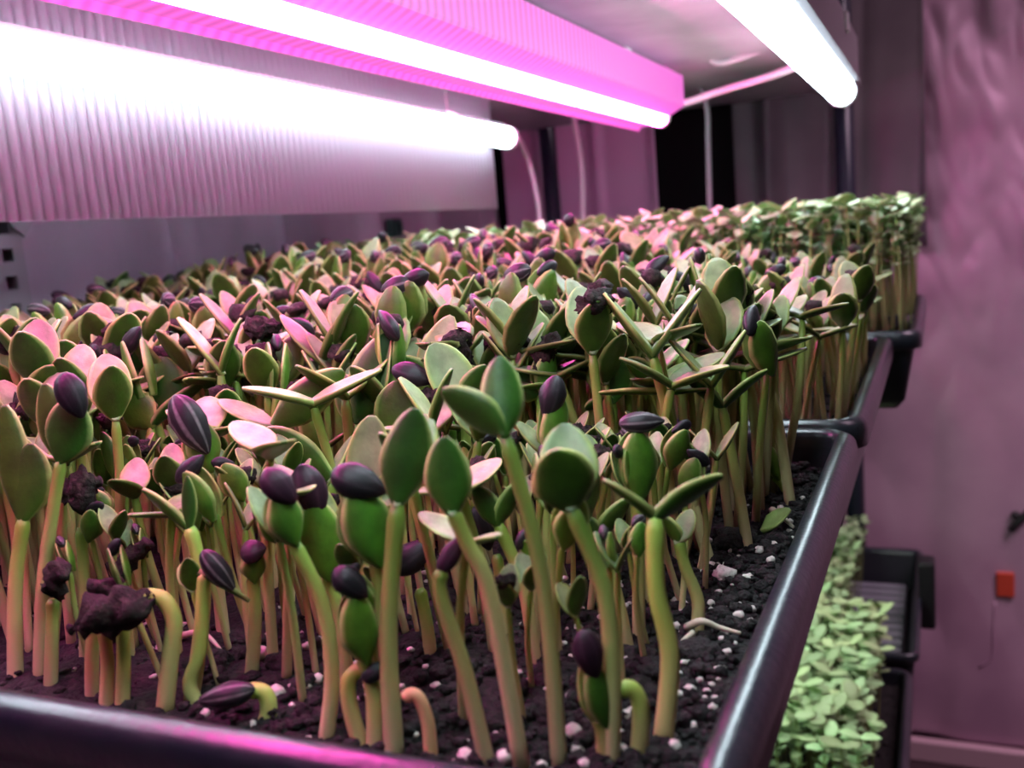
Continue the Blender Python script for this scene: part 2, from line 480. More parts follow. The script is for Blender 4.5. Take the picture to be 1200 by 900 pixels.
# ------------------------------------------------------------------ rack
rack = tag(empty('shelf_rack', (-0.25, 0.3, Z0 - 0.725)), 'dark steel shelving rack whose slim round posts rise behind the far tray', 'rack')
PY = 1.19
PXR, PXL = float(on_y(990, 180, PY)[0]), float(on_y(645, 210, PY)[0])
def rk(name, g, mt, smooth=True):
    o = link(name, g.mesh(name, mt, smooth), rack); o.location = (0.25, -0.3, 0.725)
    return o
for x, y in ((PXR, PY), (PXL, PY), (PXR, -0.42), (PXL, -0.42)):
    rk('post', tube(Geo(), [np.array((x, y, -0.725)), np.array((x, y, 0.62))], 0.0122, 16), M_STEEL)
bevel(rk('upper_shelf', box(Geo(), (-0.615, -0.50, 0.236), (-0.050, 1.175, 0.246)), M_PLATE, False), 0.002)
bevel(rk('middle_shelf', box(Geo(), (PXL - 0.02, -0.45, -0.073), (-0.045, 1.175, -0.063)), M_BOARD, False), 0.002)
bevel(rk('lower_shelf', box(Geo(), (PXL - 0.02, -0.45, -0.432), (-0.040, 1.175, -0.422)), M_BOARD, False), 0.002)
# slotted upright and brace at the left
g = Geo()
a0 = on_x(8, 300, -0.615)
y0, y1 = a0[1] - 0.015, a0[1] + 0.015
box(g, (-0.617, y0, -0.60), (-0.614, y0 + 0.010, 0.236)); box(g, (-0.617, y1 - 0.010, -0.60), (-0.614, y1, 0.236))
for i in range(40):
    zz = -0.60 + i * 0.021
    box(g, (-0.617, y0 + 0.010, zz), (-0.614, y1 - 0.010, zz + 0.011))
box(g, (-0.640, y1 - 0.003, -0.60), (-0.617, y1, 0.236))
up = tag(empty('slotted_upright', (-0.615, a0[1], Z0 - 0.60)), 'grey slotted steel upright with square holes standing at the left edge of the frame', 'upright')
def upc(name, g):
    o = link(name, g.mesh(name, M_GALV, False), up); o.location = (0.615, -a0[1], 0.60); return o
upc('angle_bar', g)
b0, b1 = on_x(18, 270, -0.610), on_x(72, 180, -0.610)
d = b1 - b0; n_ = np.array([0, -d[2], d[1]]) / np.linalg.norm(d) * 0.008
g = Geo()
v = [b0 - n_, b0 + n_, b1 + n_, b1 - n_]; v = v + [p + np.array([0.002, 0, 0]) for p in v]
g.add(v, [(0, 1, 2, 3), (7, 6, 5, 4), (0, 4, 5, 1), (1, 5, 6, 2), (2, 6, 7, 3), (3, 7, 4, 0)])
upc('brace', g)
P = on_x(462, 267, -0.622)
g = box(Geo(), (-0.006, -0.012, -0.012), (0.006, 0.012, 0.012)); box(g, (0.006, -0.004, -0.008), (0.012, 0.004, 0.008))
o = bevel(link('wall_clip', g.mesh('wall_clip', M_GREEN, False), loc=world(P)), 0.002)
tag(o, 'small dark green square clip on the grey sheet above the crop', 'clip')

# ------------------------------------------------------------------ lights
Y_END, Y_START = 0.80, -0.10
def light_strip(x, z, emat, label, r=0.0105, housing=0.030, h=0.026, tilt=0.0):
    t = tag(empty('led_light_strip', (x, Y_END, z + Z0)), label, 'light', 'light strips under the upper shelf')
    L = Y_START - Y_END
    t.rotation_euler.x = -tilt
    g = tube(Geo(), [np.array((0, L + 0.012, 0)), np.array((0, L * 0.5, 0)), np.array((0, -0.004, 0))], r, 20)
    link('led_tube', g.mesh('led_tube', emat), t)
    g = Geo()
    k = 0.0095 if emat is E_PINK else housing / 2
    prof = [(-k, h), (-k, 0.009), (-k * 0.75, 0.006), (k * 0.75, 0.006), (k, 0.009), (k, h)]
    v, f = sweep([[(px, yy, pz) for px, pz in prof] for yy in (L, -0.012)])
    g.add(v, f)
    link('housing', g.mesh('housing', M_HOUSE, False), t)
    if emat is E_PINK:                       # clear cover that the tube lights from within
        cv = [(0.0085, 0.0005), (0.0230, 0.0080), (0.0240, 0.0100), (0.0240, 0.0360), (0.0225, 0.0370), (0.0095, 0.0380), (0.0095, 0.0350), (0.0215, 0.0340), (0.0215, 0.0110), (0.0080, 0.0025)]
        cl = [(-0.0082, -0.0035), (-0.0215, -0.0038), (-0.0232, -0.0088), (-0.0220, -0.0098), (-0.0195, -0.0068), (-0.0088, -0.0056)]
        for c_ in (cv, cl):
            v, f = sweep([[(px, yy, pz) for px, pz in c_] for yy in (L, -0.002)])
            o = link('diffuser_cover', Geo().add(v, f).mesh('diffuser_cover', E_COVER, False), t); o['label'] = 'glowing pink diffuser cover'
    for yy in (L, -0.006):
        g = tube(Geo(), [np.array((0, yy, 0)), np.array((0, yy + 0.008, 0))], lambda q: r * 1.12, 20)
        o = link('end_cap', g.mesh('end_cap', emat if emat is E_PINK else M_WHITEPL), t)
        o.data.materials[0] = M_WHITEPL
    for yy in (L * 0.15, L * 0.85):
        if h < 0.02:                         # hung on thin wires from the shelf
            link('hanger', tube(Geo(), [np.array((0, yy, h - 0.001)), np.array((0, yy, 0.046 + 0.014 * yy))], 0.0008, 8).mesh('hanger', M_GALV), t)
        g = box(Geo(), (-k - 0.002, yy - 0.008, h * 0.7), (k + 0.002, yy + 0.008, h + 0.0005))
        link('mounting_clip', g.mesh('mounting_clip', M_WHITEPL, False), t)
    return t
HZ = 0.190
light_strip(-0.368, HZ, E_WHITE, 'white LED tube running in front of the added glow panel', h=0.0125, tilt=0.014, housing=0.008)
light_strip(-0.207, HZ, E_PINK, 'glowing pink LED tube between the two white ones', 0.0082, 0.044, 0.045)
light_strip(-0.041, HZ + 0.002, E_WHITE, 'white LED tube at the open right side of the shelf', 0.0115, h=0.043)
for x in (-0.13, -0.36):
    t = tag(empty('led_light_strip', (x, 0.85, Z0 - 0.095)), 'LED tube under the middle shelf, over the lower crop' if x > -0.2 else 'LED tube under the middle shelf, behind the first one', 'light', 'light strips under the middle shelf')
    link('led_tube', tube(Geo(), [np.array((0, -0.9, 0)), np.array((0, -0.4, 0)), np.array((0, 0, 0))], 0.0105, 16).mesh('led_tube', E_LOW), t)
    link('housing', box(Geo(), (-0.014, -0.9, 0.008), (0.014, 0.0, 0.0215)).mesh('housing', M_WHITEPL, False), t)

# panel added behind the left tube, standing in for its glow and streaks
g = Geo(); pit = 0.0075; n = int(1.158 / pit * 8)
v, f = [], []
for i in range(n + 1):
    y = -0.36 + i * pit / 8
    d = 0.0011 * math.sin(2 * math.pi * i / 8)
    for x, z in ((-0.3865 + d, 0.120), (-0.3865 + d, 0.232), (-0.3905 + d, 0.232), (-0.3905 + d, 0.120)):
        v.append((x, y, z))
for i in range(n):
    for k in range(4):
        a = i * 4 + k; b = i * 4 + (k + 1) % 4
        f.append((a, b, b + 4, a + 4))
f += [(3, 2, 1, 0), (n * 4, n * 4 + 1, n * 4 + 2, n * 4 + 3)]
g.add(v, f)
o = link('glow_panel', g.mesh('glow_panel', M_GLOWPANEL, True)); o.location.z = Z0
tag(o, 'fluted panel added behind the left white tube to stand in for its glow', 'panel')

# cables
def cable(pts, r, label, mt=M_CABLE):
    o = link('power_cable', tube(Geo(), [np.asarray(p, float) for p in pts], r, 10, n=26).mesh('power_cable', mt)); o.location.z = Z0
    tag(o, label, 'cable', 'white cables round the lights'); return o
YC = 0.93
cable([(-0.368, 0.80, 0.195), on_y(606, 160, 0.86), on_y(618, 185, YC), on_y(627, 220, YC), on_y(632, 255, YC), on_y(634, 330, YC)], 0.0028, 'white cable curving down from the end of the left white tube')
cable([on_y(668, 95, 1.02), on_y(672, 135, 1.02), on_y(681, 190, 1.02), on_y(683, 250, 1.02), on_y(682, 330, 1.02)], 0.0034, 'white cable hanging straight down behind the pink tube')
cable([(-0.199, 0.805, 0.205), on_y(800, 121, 0.81), on_y(840, 108, 0.82), on_y(890, 93, 0.80), (-0.062, 0.78, 0.220)], 0.0032, 'pale cable joining the pink tube to the right white tube')
cable([on_y(832, 70, 0.80), on_y(845, 74, 0.80), on_y(872, 66, 0.80), on_y(893, 58, 0.80)], 0.003, 'short bent pale cable loop under the upper shelf between the tubes')
cable([(-0.205, 0.978, 0.236), on_y(829, 130, 0.975), on_y(830, 170, 0.975), on_y(833, 290, 0.975)], 0.003, 'faint grey cable hanging in the dark gap of the backdrop', M_GALV)

# ------------------------------------------------------------------ trays
def rr(x0, y0, x1, y1, off, r, z, n=7):
    x0 += off; y0 += off; x1 -= off; y1 -= off; r = max(r - off, 0.004)
    out = []
    for cx, cy, a in ((x1 - r, y1 - r, 0), (x0 + r, y1 - r, 90), (x0 + r, y0 + r, 180), (x1 - r, y0 + r, 270)):
        for i in range(n):
            q = math.radians(a + 90 * i / (n - 1)); out.append((cx + r * math.cos(q), cy + r * math.sin(q), z))
    return out

def loft(rings, cap=False):
    n = len(rings[0]); v = [p for r in rings for p in r]; f = []
    for i in range(len(rings) - 1):
        for j in range(n):
            k = (j + 1) % n; f.append((i * n + j, i * n + k, (i + 1) * n + k, (i + 1) * n + j))
    if cap: f.append(tuple((len(rings) - 1) * n + j for j in range(n)))
    return v, f

TW, TD = 0.54, 0.28
def tray(x, y, z, label, group='black growing trays'):
    """x, y: the outer right front corner of the rim ridge"""
    t = tag(empty('growing_tray', (x, y, z + Z0 - 0.058)), label, 'tray', group)
    q = (-TW, 0.0, 0.0, TD)
    e = 0.0045
    R = lambda off, zz, rad=0.016: rr(q[0] - e, q[1] - e, q[2] + e, q[3] + e, off, rad, zz + 0.058)
    rim = [R(0.0016, -0.0135), R(0, -0.0130), R(0, -0.0055), R(0.0005, -0.0032), R(0.0013, -0.0018), R(0.0026, -0.0006), R(0.0038, -0.0001), R(0.0054, 0.0), R(0.0070, -0.0003), R(0.0083, -0.0012), R(0.0090, -0.0028), R(0.0094, -0.0050), R(0.0096, -0.0075)]
    v, f = loft(rim); link('rim', Geo().add(v, f).mesh('rim', M_TRAY), t)
    body = [R(0.0096, -0.0070), R(0.0135, -0.050), R(0.0180, -0.0555), R(0.0260, -0.0558)]
    v, f = loft(body, True); link('inner_wall', Geo().add(v, f).mesh('inner_wall', M_TRAYIN), t)
    out = [R(0.0050, -0.0130), R(0.0120, -0.051), R(0.0170, -0.0578), R(0.0250, -0.0580)]
    v, f = loft(out, True); link('outer_wall', Geo().add([p for p in v], [tuple(reversed(k)) for k in f]).mesh('outer_wall', M_TRAY), t)
    return t
T1 = (0.0, 0.0); T2 = (0.002, 0.2912); T3 = (0.020, 0.583)
tray(*T1, 0.0, 'near black plastic tray with rounded glossy rim, closest to the camera')
tray(*T2, 0.0015, 'second black tray, standing right behind the near tray')
tray(*T3, 0.003, 'third black tray at the far end, holding the dense leafy crop')
tray(0.003, 0.535, -0.36, 'black tray on the lower shelf full of pale green seedlings')

SOIL = -0.015
def soil(x, y, z, label, res, bits, seed, name='potting_soil'):
    rng = random.Random(seed)
    g = Geo(); nx, ny = int(TW / res), int(TD / res); v, f = [], []
    x0, x1, y0, y1 = x - TW + 0.0075, x - 0.0075, y + 0.0075, y + TD - 0.0075
    for i in range(nx + 1):
        for j in range(ny + 1):
            X = x0 + (x1 - x0) * i / nx; Y = y0 + (y1 - y0) * j / ny
            h = 0.0035 * noise.noise(Vector((X * 45, Y * 45, seed))) + 0.0018 * noise.noise(Vector((X * 130, Y * 130, seed))) + 0.0012 * noise.noise(Vector((X * 330, Y * 330, seed)))
            v.append((X, Y, z + h))
    for i in range(nx):
        for j in range(ny):
            a = i * (ny + 1) + j; f.append((a, a + ny + 1, a + ny + 2, a + 1))
    g.add(v, f)
    for k in range(bits):
        # grains: only where the camera can look between the stems
        X = x - 0.010 - abs(rng.gauss(0, 0.10)) * (1 if rng.random() < 0.7 else 0.3); Y = y + 0.009 + (TD - 0.018) * rng.random() ** 1.3
        if X < x0 + 0.01: continue
        r = rng.choice((0.0006, 0.0008, 0.001, 0.0014, 0.002)) * rng.uniform(0.8, 1.3)
        h = 0.0035 * noise.noise(Vector((X * 45, Y * 45, seed))) + 0.0018 * noise.noise(Vector((X * 130, Y * 130, seed)))
        white = rng.random() < 0.14 and r < 0.0016
        lump(g, (X, Y, z + h + r * 0.4), r, k, 0.5, mi=1 if white else (2 if rng.random() < 0.3 else 0), sub=1, sq=(1, rng.uniform(0.7, 1.2), rng.uniform(0.5, 0.9)))
    o = link(name, g.mesh(name, [M_SOIL, M_PERL, M_CLOD], False)); o.location.z = Z0
    o.data.polygons.foreach_set('use_smooth', [True] * len(o.data.polygons))
    return tag(o, label, 'soil', None, 'stuff')
soil(*T1, SOIL, 'dark crumbly potting soil with white perlite grains in the near tray', 0.0026, 5200, 1)
soil(*T2, SOIL, 'dark potting soil in the second tray', 0.006, 900, 2)
soil(*T3, SOIL, 'dark potting soil under the dense crop of the far tray', 0.012, 0, 3)
soil(0.003, 0.535, -0.375, 'dark potting soil in the lower tray', 0.012, 300, 4)

def soil_h(X, Y, seed=1):
    return SOIL + 0.0035 * noise.noise(Vector((X * 45, Y * 45, seed))) + 0.0018 * noise.noise(Vector((X * 130, Y * 130, seed)))

# ------------------------------------------------------------------ sunflower sprouts
KEYS = []
UP = np.array([0, 0, 1.0])
def n_of(phi):                               # which way the upper face looks: 0 = up, 90 = away from the front rim, -90 = towards it
    q = math.radians(phi); return UP * math.cos(q) + c_w * math.sin(q)

def stem_r(r):
    return lambda t: r * (1.06 - 0.18 * t + 0.16 * max(0, t - 0.8) / 0.2) * (0.6 if t > 0.999 else 1)

def part(name, g, mt, parent, label=None):
    o = link(name, g.mesh(name, mt), parent)
    if label: o['label'] = label
    return o

def bud_leaves(root, J, T, W, psi, mt=None):
    J = np.asarray(J, float); T = np.asarray(T, float); a = nrm(T - J)
    n = c_w * math.cos(math.radians(psi)) + np.cross(a, c_w) * math.sin(math.radians(psi))
    n = nrm(n - a * (n @ a))
    for s in (1, -1):
        g = leaf(Geo(), J, T + a * 0.0004 * s - n * s * W * 0.10, W, n * s, cup=0.42, curl=-0.10, thick=0.0011)
        g.v = [tuple(np.asarray(p) - n * s * W * 0.16) for p in g.v]
        part('cotyledon', g, mt or M_BUD, root)

def hero(label, b, j, mids=(), leaves=(), bud=None, hl=None, dj=0.0, r=0.00175, mt=None, lz=SOIL, back=None):
    B = on_z(b[0], b[1], lz); B[2] = lz - 0.003
    tb = float((B - CAM) @ c_w)
    root = tag(empty('sunflower_sprout', world(B)), label, 'sprout', 'sunflower sprouts in the near tray')
    pts = [B]
    for i, q in enumerate(mids): pts.append(at(q[0], q[1], tb + dj * (i + 1) / (len(mids) + 1)))
    tj = tb + dj
    J = at(j[0], j[1], tj); pts.append(J)
    part('stem', tube(Geo(), [p - B for p in pts], stem_r(r), 10, n=16), mt or M_STEM, root)
    J = J - B
    for lf in leaves:
        tx, ty, w, phi = lf[:4]; dd = lf[4] if len(lf) > 4 else 0.0
        T = at(tx, ty, tj + dd) - B
        part('cotyledon', leaf(Geo(), J, T, w * 1.14 * tj / F_PX, n_of(phi), cup=0.22, curl=0.06), M_LEAF, root)
    for q in [j] + list(leaves) + ([bud] if bud else []): KEYS.append((q[0], q[1], tj)); KEYS.append((.5 * (q[0] + j[0]), .5 * (q[1] + j[1]), tj))
    if hl: KEYS.append((.5 * (hl[0] + hl[2]), .5 * (hl[1] + hl[3]), tj))
    if bud:
        T = at(bud[0], bud[1], tj - 0.001) - B
        bud_leaves(root, J, T, bud[2] * tj / F_PX, bud[3] if len(bud) > 3 else 25)
    if hl:
        x0, y0, x1, y1, w, kind = hl[:6]; dd = hl[6] if len(hl) > 6 else -0.003
        P0 = at(x0, y0, tj + dd) - B; P1 = at(x1, y1, tj + dd) - B
        k2 = 'smooth' if kind == 'purple' else kind
        part('seed_hull', hull(Geo(), P0, P1, w * tj / F_PX, -c_w * 0.8 + UP * 0.6, k2, seed=x0), M_HULL[kind], root, 'purple-tinted hull' if kind == 'purple' else None)
    return root

hero('tall sprout in front with a whitish stem and two big leaves spread in a V', (655, 893), (590, 505), [(645, 760), (628, 640)], [(519, 457, 42, 62, .002), (587, 418, 46, 85, .004)])
hero('front sprout whose closed dark leaves form one upright oval, next to the whitish stem', (613, 897), (530, 598), [(575, 700), (549, 640)], [(520, 512, 50, 92), (530, 520, 42, -90, .007)])
hero('front sprout with a thick orange-tinged stem and one tall dark upright oval leaf', (461, 877), (466, 588), [(455, 740)], [(485, 478, 54, 88), (505, 492, 44, -88, .010)], r=.0021)
hero('bud-headed sprout with a smooth black hull lying flat on top, left of the orange-tinged stem', (452, 862), (440, 655), [(448, 720)], bud=(414, 572, 60, 25), hl=(388, 553, 452, 578, 44, 'smooth'))
hero('leaning bud sprout with a shiny purplish hull, first of the touching pair in front', (380, 860), (342, 632), [(389, 787), (377, 705)], bud=(321, 578, 44, 30), hl=(309, 551, 346, 590, 36, 'purple'))
hero('bud sprout with an upright dark purple hull, second of the touching pair in front', (402, 800), (383, 672), [(400, 730)], bud=(366, 585, 56, 20), hl=(352, 544, 374, 612, 42, 'purple'))
hero('short bright green bud in the front row under a small dark hull', (437, 872), (425, 768), [(437, 815)], bud=(412, 695, 48, 30), hl=(391, 667, 431, 700, 34, 'smooth'))
hero('tiny hooked yellow-green sprout with a little dark hull at the front rim', (424, 868), (432, 784), [(411, 832), (408, 800), (418, 786)], hl=(424, 797, 452, 778, 23, 'smooth'), mt=M_HOOK, r=.0018)
hero('small salmon-pink hooked shoot without a hull at the front rim', (504, 882), (474, 820), [(502, 850), (492, 820), (481, 813)], mt=M_PINKHOOK, r=.0015)
hero('low sprout in front with a long dented grey-purple hull standing upright', (708, 897), (702, 842), [(707, 865)], bud=(688, 775, 38, 35), hl=(681, 738, 699, 796, 36, 'purple'))
hero('hooked green shoot bending left, beside the long dented hull', (745, 892), (725, 810), [(751, 850), (749, 820), (738, 806)], mt=M_HOOK, r=.0018)
hero('green sprout nearest the bare soil strip, its two narrow leaves spread wide', (775, 862), (768, 605), [(785, 770), (769, 690)], [(707, 562, 24, 18), (846, 556, 36, 42)], mt=M_HOOK, r=.0021)
hero('rounded green bud with a striped hull balanced level on its top', (748, 742), (746, 582), [(748, 660)], bud=(743, 505, 50, 12), hl=(725, 497, 779, 493, 27, 'streaked'))
hero('front sprout with a broad leaf curling to show its whitish upper face', (713, 897), (668, 592), [(717, 790), (707, 690)], [(664, 497, 62, -75, .008), (650, 527, 68, 90, -.005)], r=.0019)
hero('mid-height sprout with leaning pale stem behind the whitish stem', (628, 777), (583, 612), [(614, 690)], [(612, 562, 26, 40), (556, 570, 28, 55)])
hero('sprout ending in a small magenta-purple unopened tip on an orange stem', (572, 890), (517, 668), [(546, 790), (517, 700)], hl=(514, 672, 542, 628, 25, 'purple', 0), r=.0017)
hero('sprout with a broad black hull hanging beside the thick orange-tinged stem', (505, 770), (492, 690), [(500, 730)], hl=(460, 668, 505, 638, 38, 'smooth'))
hero('left front sprout with heart-shaped paired leaves and a smooth dark hull on the right one', (44, 800), (72, 537), [(50, 690), (62, 600)], [(52, 450, 38, 85), (88, 468, 50, 80, -.003)], hl=(72, 437, 97, 490, 34, 'smooth', -.007))
hero('sprout carrying a large open black striped hull tilted to the right', (262, 742), (243, 548), [(250, 640)], bud=(228, 495, 42, 40), hl=(204, 463, 244, 532, 40, 'streaked', -.005))
hero('sprout with a greyish soil-dusted hull lying across two upright leaves at the left', (135, 648), (142, 478), [(138, 560)], bud=(132, 422, 50, 18), hl=(106, 404, 154, 420, 30, 'crumb'))
hero('sprout with one round upright leaf and one level pink-topped leaf pointing left', (190, 645), (186, 478), [(186, 580)], [(192, 418, 54, 86), (116, 438, 30, 22)])
hero('sprout with a narrow level leaf pointing right beside the large open black hull', (168, 665), (178, 498), [(171, 590)], [(242, 444, 26, 24), (140, 462, 42, 75)])
hero('sprout with two tall folded leaves topped by a bright pink soil-crusted hull', (330, 642), (326, 452), [(330, 550)], [(310, 390, 42, 86), (345, 393, 36, 75, .004)], hl=(286, 388, 330, 378, 28, 'crumb'))
hero('sprout with one leaf shining hot pink and a large folded dark green one', (325, 690), (320, 500), [(308, 600)], [(255, 470, 32, -15), (404, 436, 42, 72)], r=.0019)
hero('sprout with one dark leaf slanting down from upper left, above the touching pair', (372, 702), (389, 562), [(380, 640)], [(312, 502, 38, 62), (412, 512, 32, 30, .01)])
hero('sprout with a round soil-crusted knob and a narrow mint leaf to its right', (365, 660), (372, 532), [(366, 600)], [(413, 502, 20, 5)], bud=(354, 470, 32, 30), hl=(336, 462, 370, 463, 30, 'crumb'))
hero('sprout with a large upright pointed leaf leaning right, centre of the crop', (425, 670), (420, 492), [(424, 590)], [(455, 388, 50, 86), (398, 440, 38, 70, .006)])
hero('sprout with a plain black hull lying level over a rounded dark leaf', (470, 692), (470, 512), [(471, 600)], [(465, 446, 54, 86), (496, 470, 38, 60, .006)], hl=(459, 432, 510, 447, 30, 'smooth', -.006))
hero('sprout with a mint-pale leaf facing the camera at mid left of centre', (432, 762), (432, 592), [(430, 680)], [(437, 487, 50, -68, -.002), (480, 572, 34, -30)])
hero('sprout with a steep pink-green leaf and a rough dark hull standing against it', (520, 652), (496, 444), [(512, 550)], [(530, 370, 36, -60), (468, 420, 32, 50)], hl=(541, 384, 534, 432, 34, 'crumb', -.006))
hero('sprout with a whitish-green leaf lying between the rough hull and the V-leaved sprout', (545, 692), (545, 472), [(548, 590)], [(506, 403, 52, -35), (570, 428, 34, 40)])
hero('sprout with a smooth dark hull standing upright and a slim pink leaf to its left', (640, 722), (645, 535), [(642, 630)], [(604, 495, 22, -20)], bud=(650, 462, 38, 25), hl=(653, 440, 640, 492, 32, 'smooth'))
hero('sprout with a stringy rough brown hull leaning right over a split bud', (632, 652), (634, 458), [(634, 560)], [(598, 440, 38, 82, .006)], bud=(640, 412, 32, 30), hl=(652, 388, 628, 434, 26, 'crumb'))
hero('sprout with a circular deep green leaf facing the camera, right of centre', (722, 645), (717, 468), [(722, 560)], [(714, 411, 50, 89), (685, 478, 26, 40)])
hero('sprout with one level mint leaf pointing left and one long pale pink leaf rising right', (795, 655), (774, 458), [(785, 570)], [(696, 461, 26, 12), (850, 415, 32, -18)])
hero('sprout with a narrow dusky pink leaf just above the long pale pink one', (826, 642), (762, 442), [(800, 560)], [(807, 398, 26, -15), (735, 420, 26, 45)])
hero('tall bud at the back with a slim black hull tilted like a cap', (775, 562), (773, 378), [(775, 470)], bud=(771, 322, 32, 15), hl=(757, 320, 784, 300, 18, 'smooth'))
hero('sprout with a big oval leaf leaning right above the rear corner', (838, 560), (827, 390), [(835, 480)], [(868, 337, 40, 86), (806, 372, 24, 30)])
hero('lone curved sprout standing by the rear right corner of the near tray', (928, 597), (889, 414), [(911, 492), (896, 440)], [(853, 405, 16, 5), (904, 386, 17, 60)], r=.0019)
hero('sprout with two narrow leaves in a wide V near the rear right corner', (878, 645), (846, 476), [(863, 560)], [(803, 441, 22, 32), (899, 432, 19, 32)])
hero('bent-over sprout with a large lumpy purple hull hanging left from a bright green hook', (190, 830), (168, 699), [(199, 775), (204, 728), (193, 704), (182, 699)], hl=(182, 700, 80, 737, 46, 'crumb', -.002), mt=M_HOOK, r=.0021)
hero('short shoot under the large lumpy purple hull', (141, 822), (143, 722), [(145, 770)], mt=M_HOOK, r=.0018)
hero('pale straight shoot left of the lumpy purple hull', (122, 822), (122, 738), [(126, 780)])
hero('green sprout with two small leaves opening in a U over a ribbed hull', (222, 810), (222, 618), [(235, 745), (238, 685), (230, 645)], [(167, 574, 18, 45), (221, 558, 17, 72)], mt=M_HOOK, r=.0019)
hero('forked green sprout with a striped grey hull hanging to its right', (232, 818), (240, 672), [(222, 800), (235, 760), (237, 700)], [(292, 704, 22, 30, -.002)], hl=(237, 645, 275, 692, 28, 'streaked'), mt=M_HOOK)
hero('hooked seedling on the soil with a large dark hull lying flat behind the front rim', (304, 848), (292, 810), [(315, 835), (312, 815), (303, 809)], hl=(299, 808, 232, 822, 30, 'streaked'), mt=M_HOOK, r=.002)
hero('sprout with a dark rough hull standing at the left, low among pale stems', (57, 808), (62, 702), [(61, 745)], hl=(52, 692, 84, 664, 36, 'crumb'))
hero('sprout with a purple-tipped hull upright on a brownish stem, left of the touching pair', (292, 796), (296, 674), [(299, 725)], bud=(296, 645, 30, 30), hl=(282, 650, 312, 642, 30, 'purple'))
hero('sprout topped by a long soil-crusted hull slanting up right, above the lumpy purple hull', (150, 770), (140, 692), [(148, 735)], hl=(128, 684, 172, 634, 26, 'crumb'))
hero('low sprout with a clod-like hull, touching the top of the lumpy purple hull', (106, 812), (115, 708), [(108, 760)], hl=(105, 700, 142, 684, 32, 'crumb'))
hero('sprout with two slim leaves hanging down under a purple soil crumb at the left', (140, 705), (138, 562), [(136, 625)], [(120, 506, 19, 85), (150, 510, 19, 80)], hl=(120, 502, 136, 478, 22, 'crumb'))
hero('spindly sprout poking above the crop at the back with a small dark hull', (452, 520), (443, 358), [(449, 430)], [(446, 335, 11, 70)], hl=(448, 342, 430, 318, 14, 'smooth'))
hero('sprout at the left edge with dark broad leaves half cut by the frame', (16, 800), (28, 606), [(18, 690)], [(36, 520, 50, 88), (4, 475, 40, 84)], r=.002)
hero('sprout with a thick brown stem under a black soil-crusted head, left', (99, 768), (95, 618), [(99, 690)], hl=(72, 582, 118, 566, 44, 'crumb'))
hero('sprout with a small magenta hull half hidden behind the hanging slim leaves', (160, 722), (158, 596), [(160, 655)], hl=(142, 572, 168, 570, 22, 'purple'))
hero('sprout with an elongated black hull pointing down behind the magenta tip', (592, 740), (582, 650), [(589, 700)], hl=(560, 590, 574, 645, 30, 'smooth'))
hero('thin leaning sprout with a small mint leaf, left of the wide-spread green sprout', (737, 760), (700, 628), [(722, 695)], [(738, 584, 24, 55), (686, 606, 20, 45)])
hero('bent orange-stemmed sprout with a drooping pale leaf behind the wide-spread green sprout', (815, 738), (795, 632), [(818, 705), (803, 665)], [(812, 598, 24, -35), (777, 604, 20, 30)])
hero('small bud by the rear inner wall with a dark disc-like hull beside it', (925, 577), (908, 558), [(918, 570)], bud=(897, 522, 22, 20), hl=(897, 503, 919, 520, 30, 'smooth', .004), mt=M_HOOK)
N_HERO = sum(1 for o in COL.objects if o.name.startswith('sunflower_sprout'))

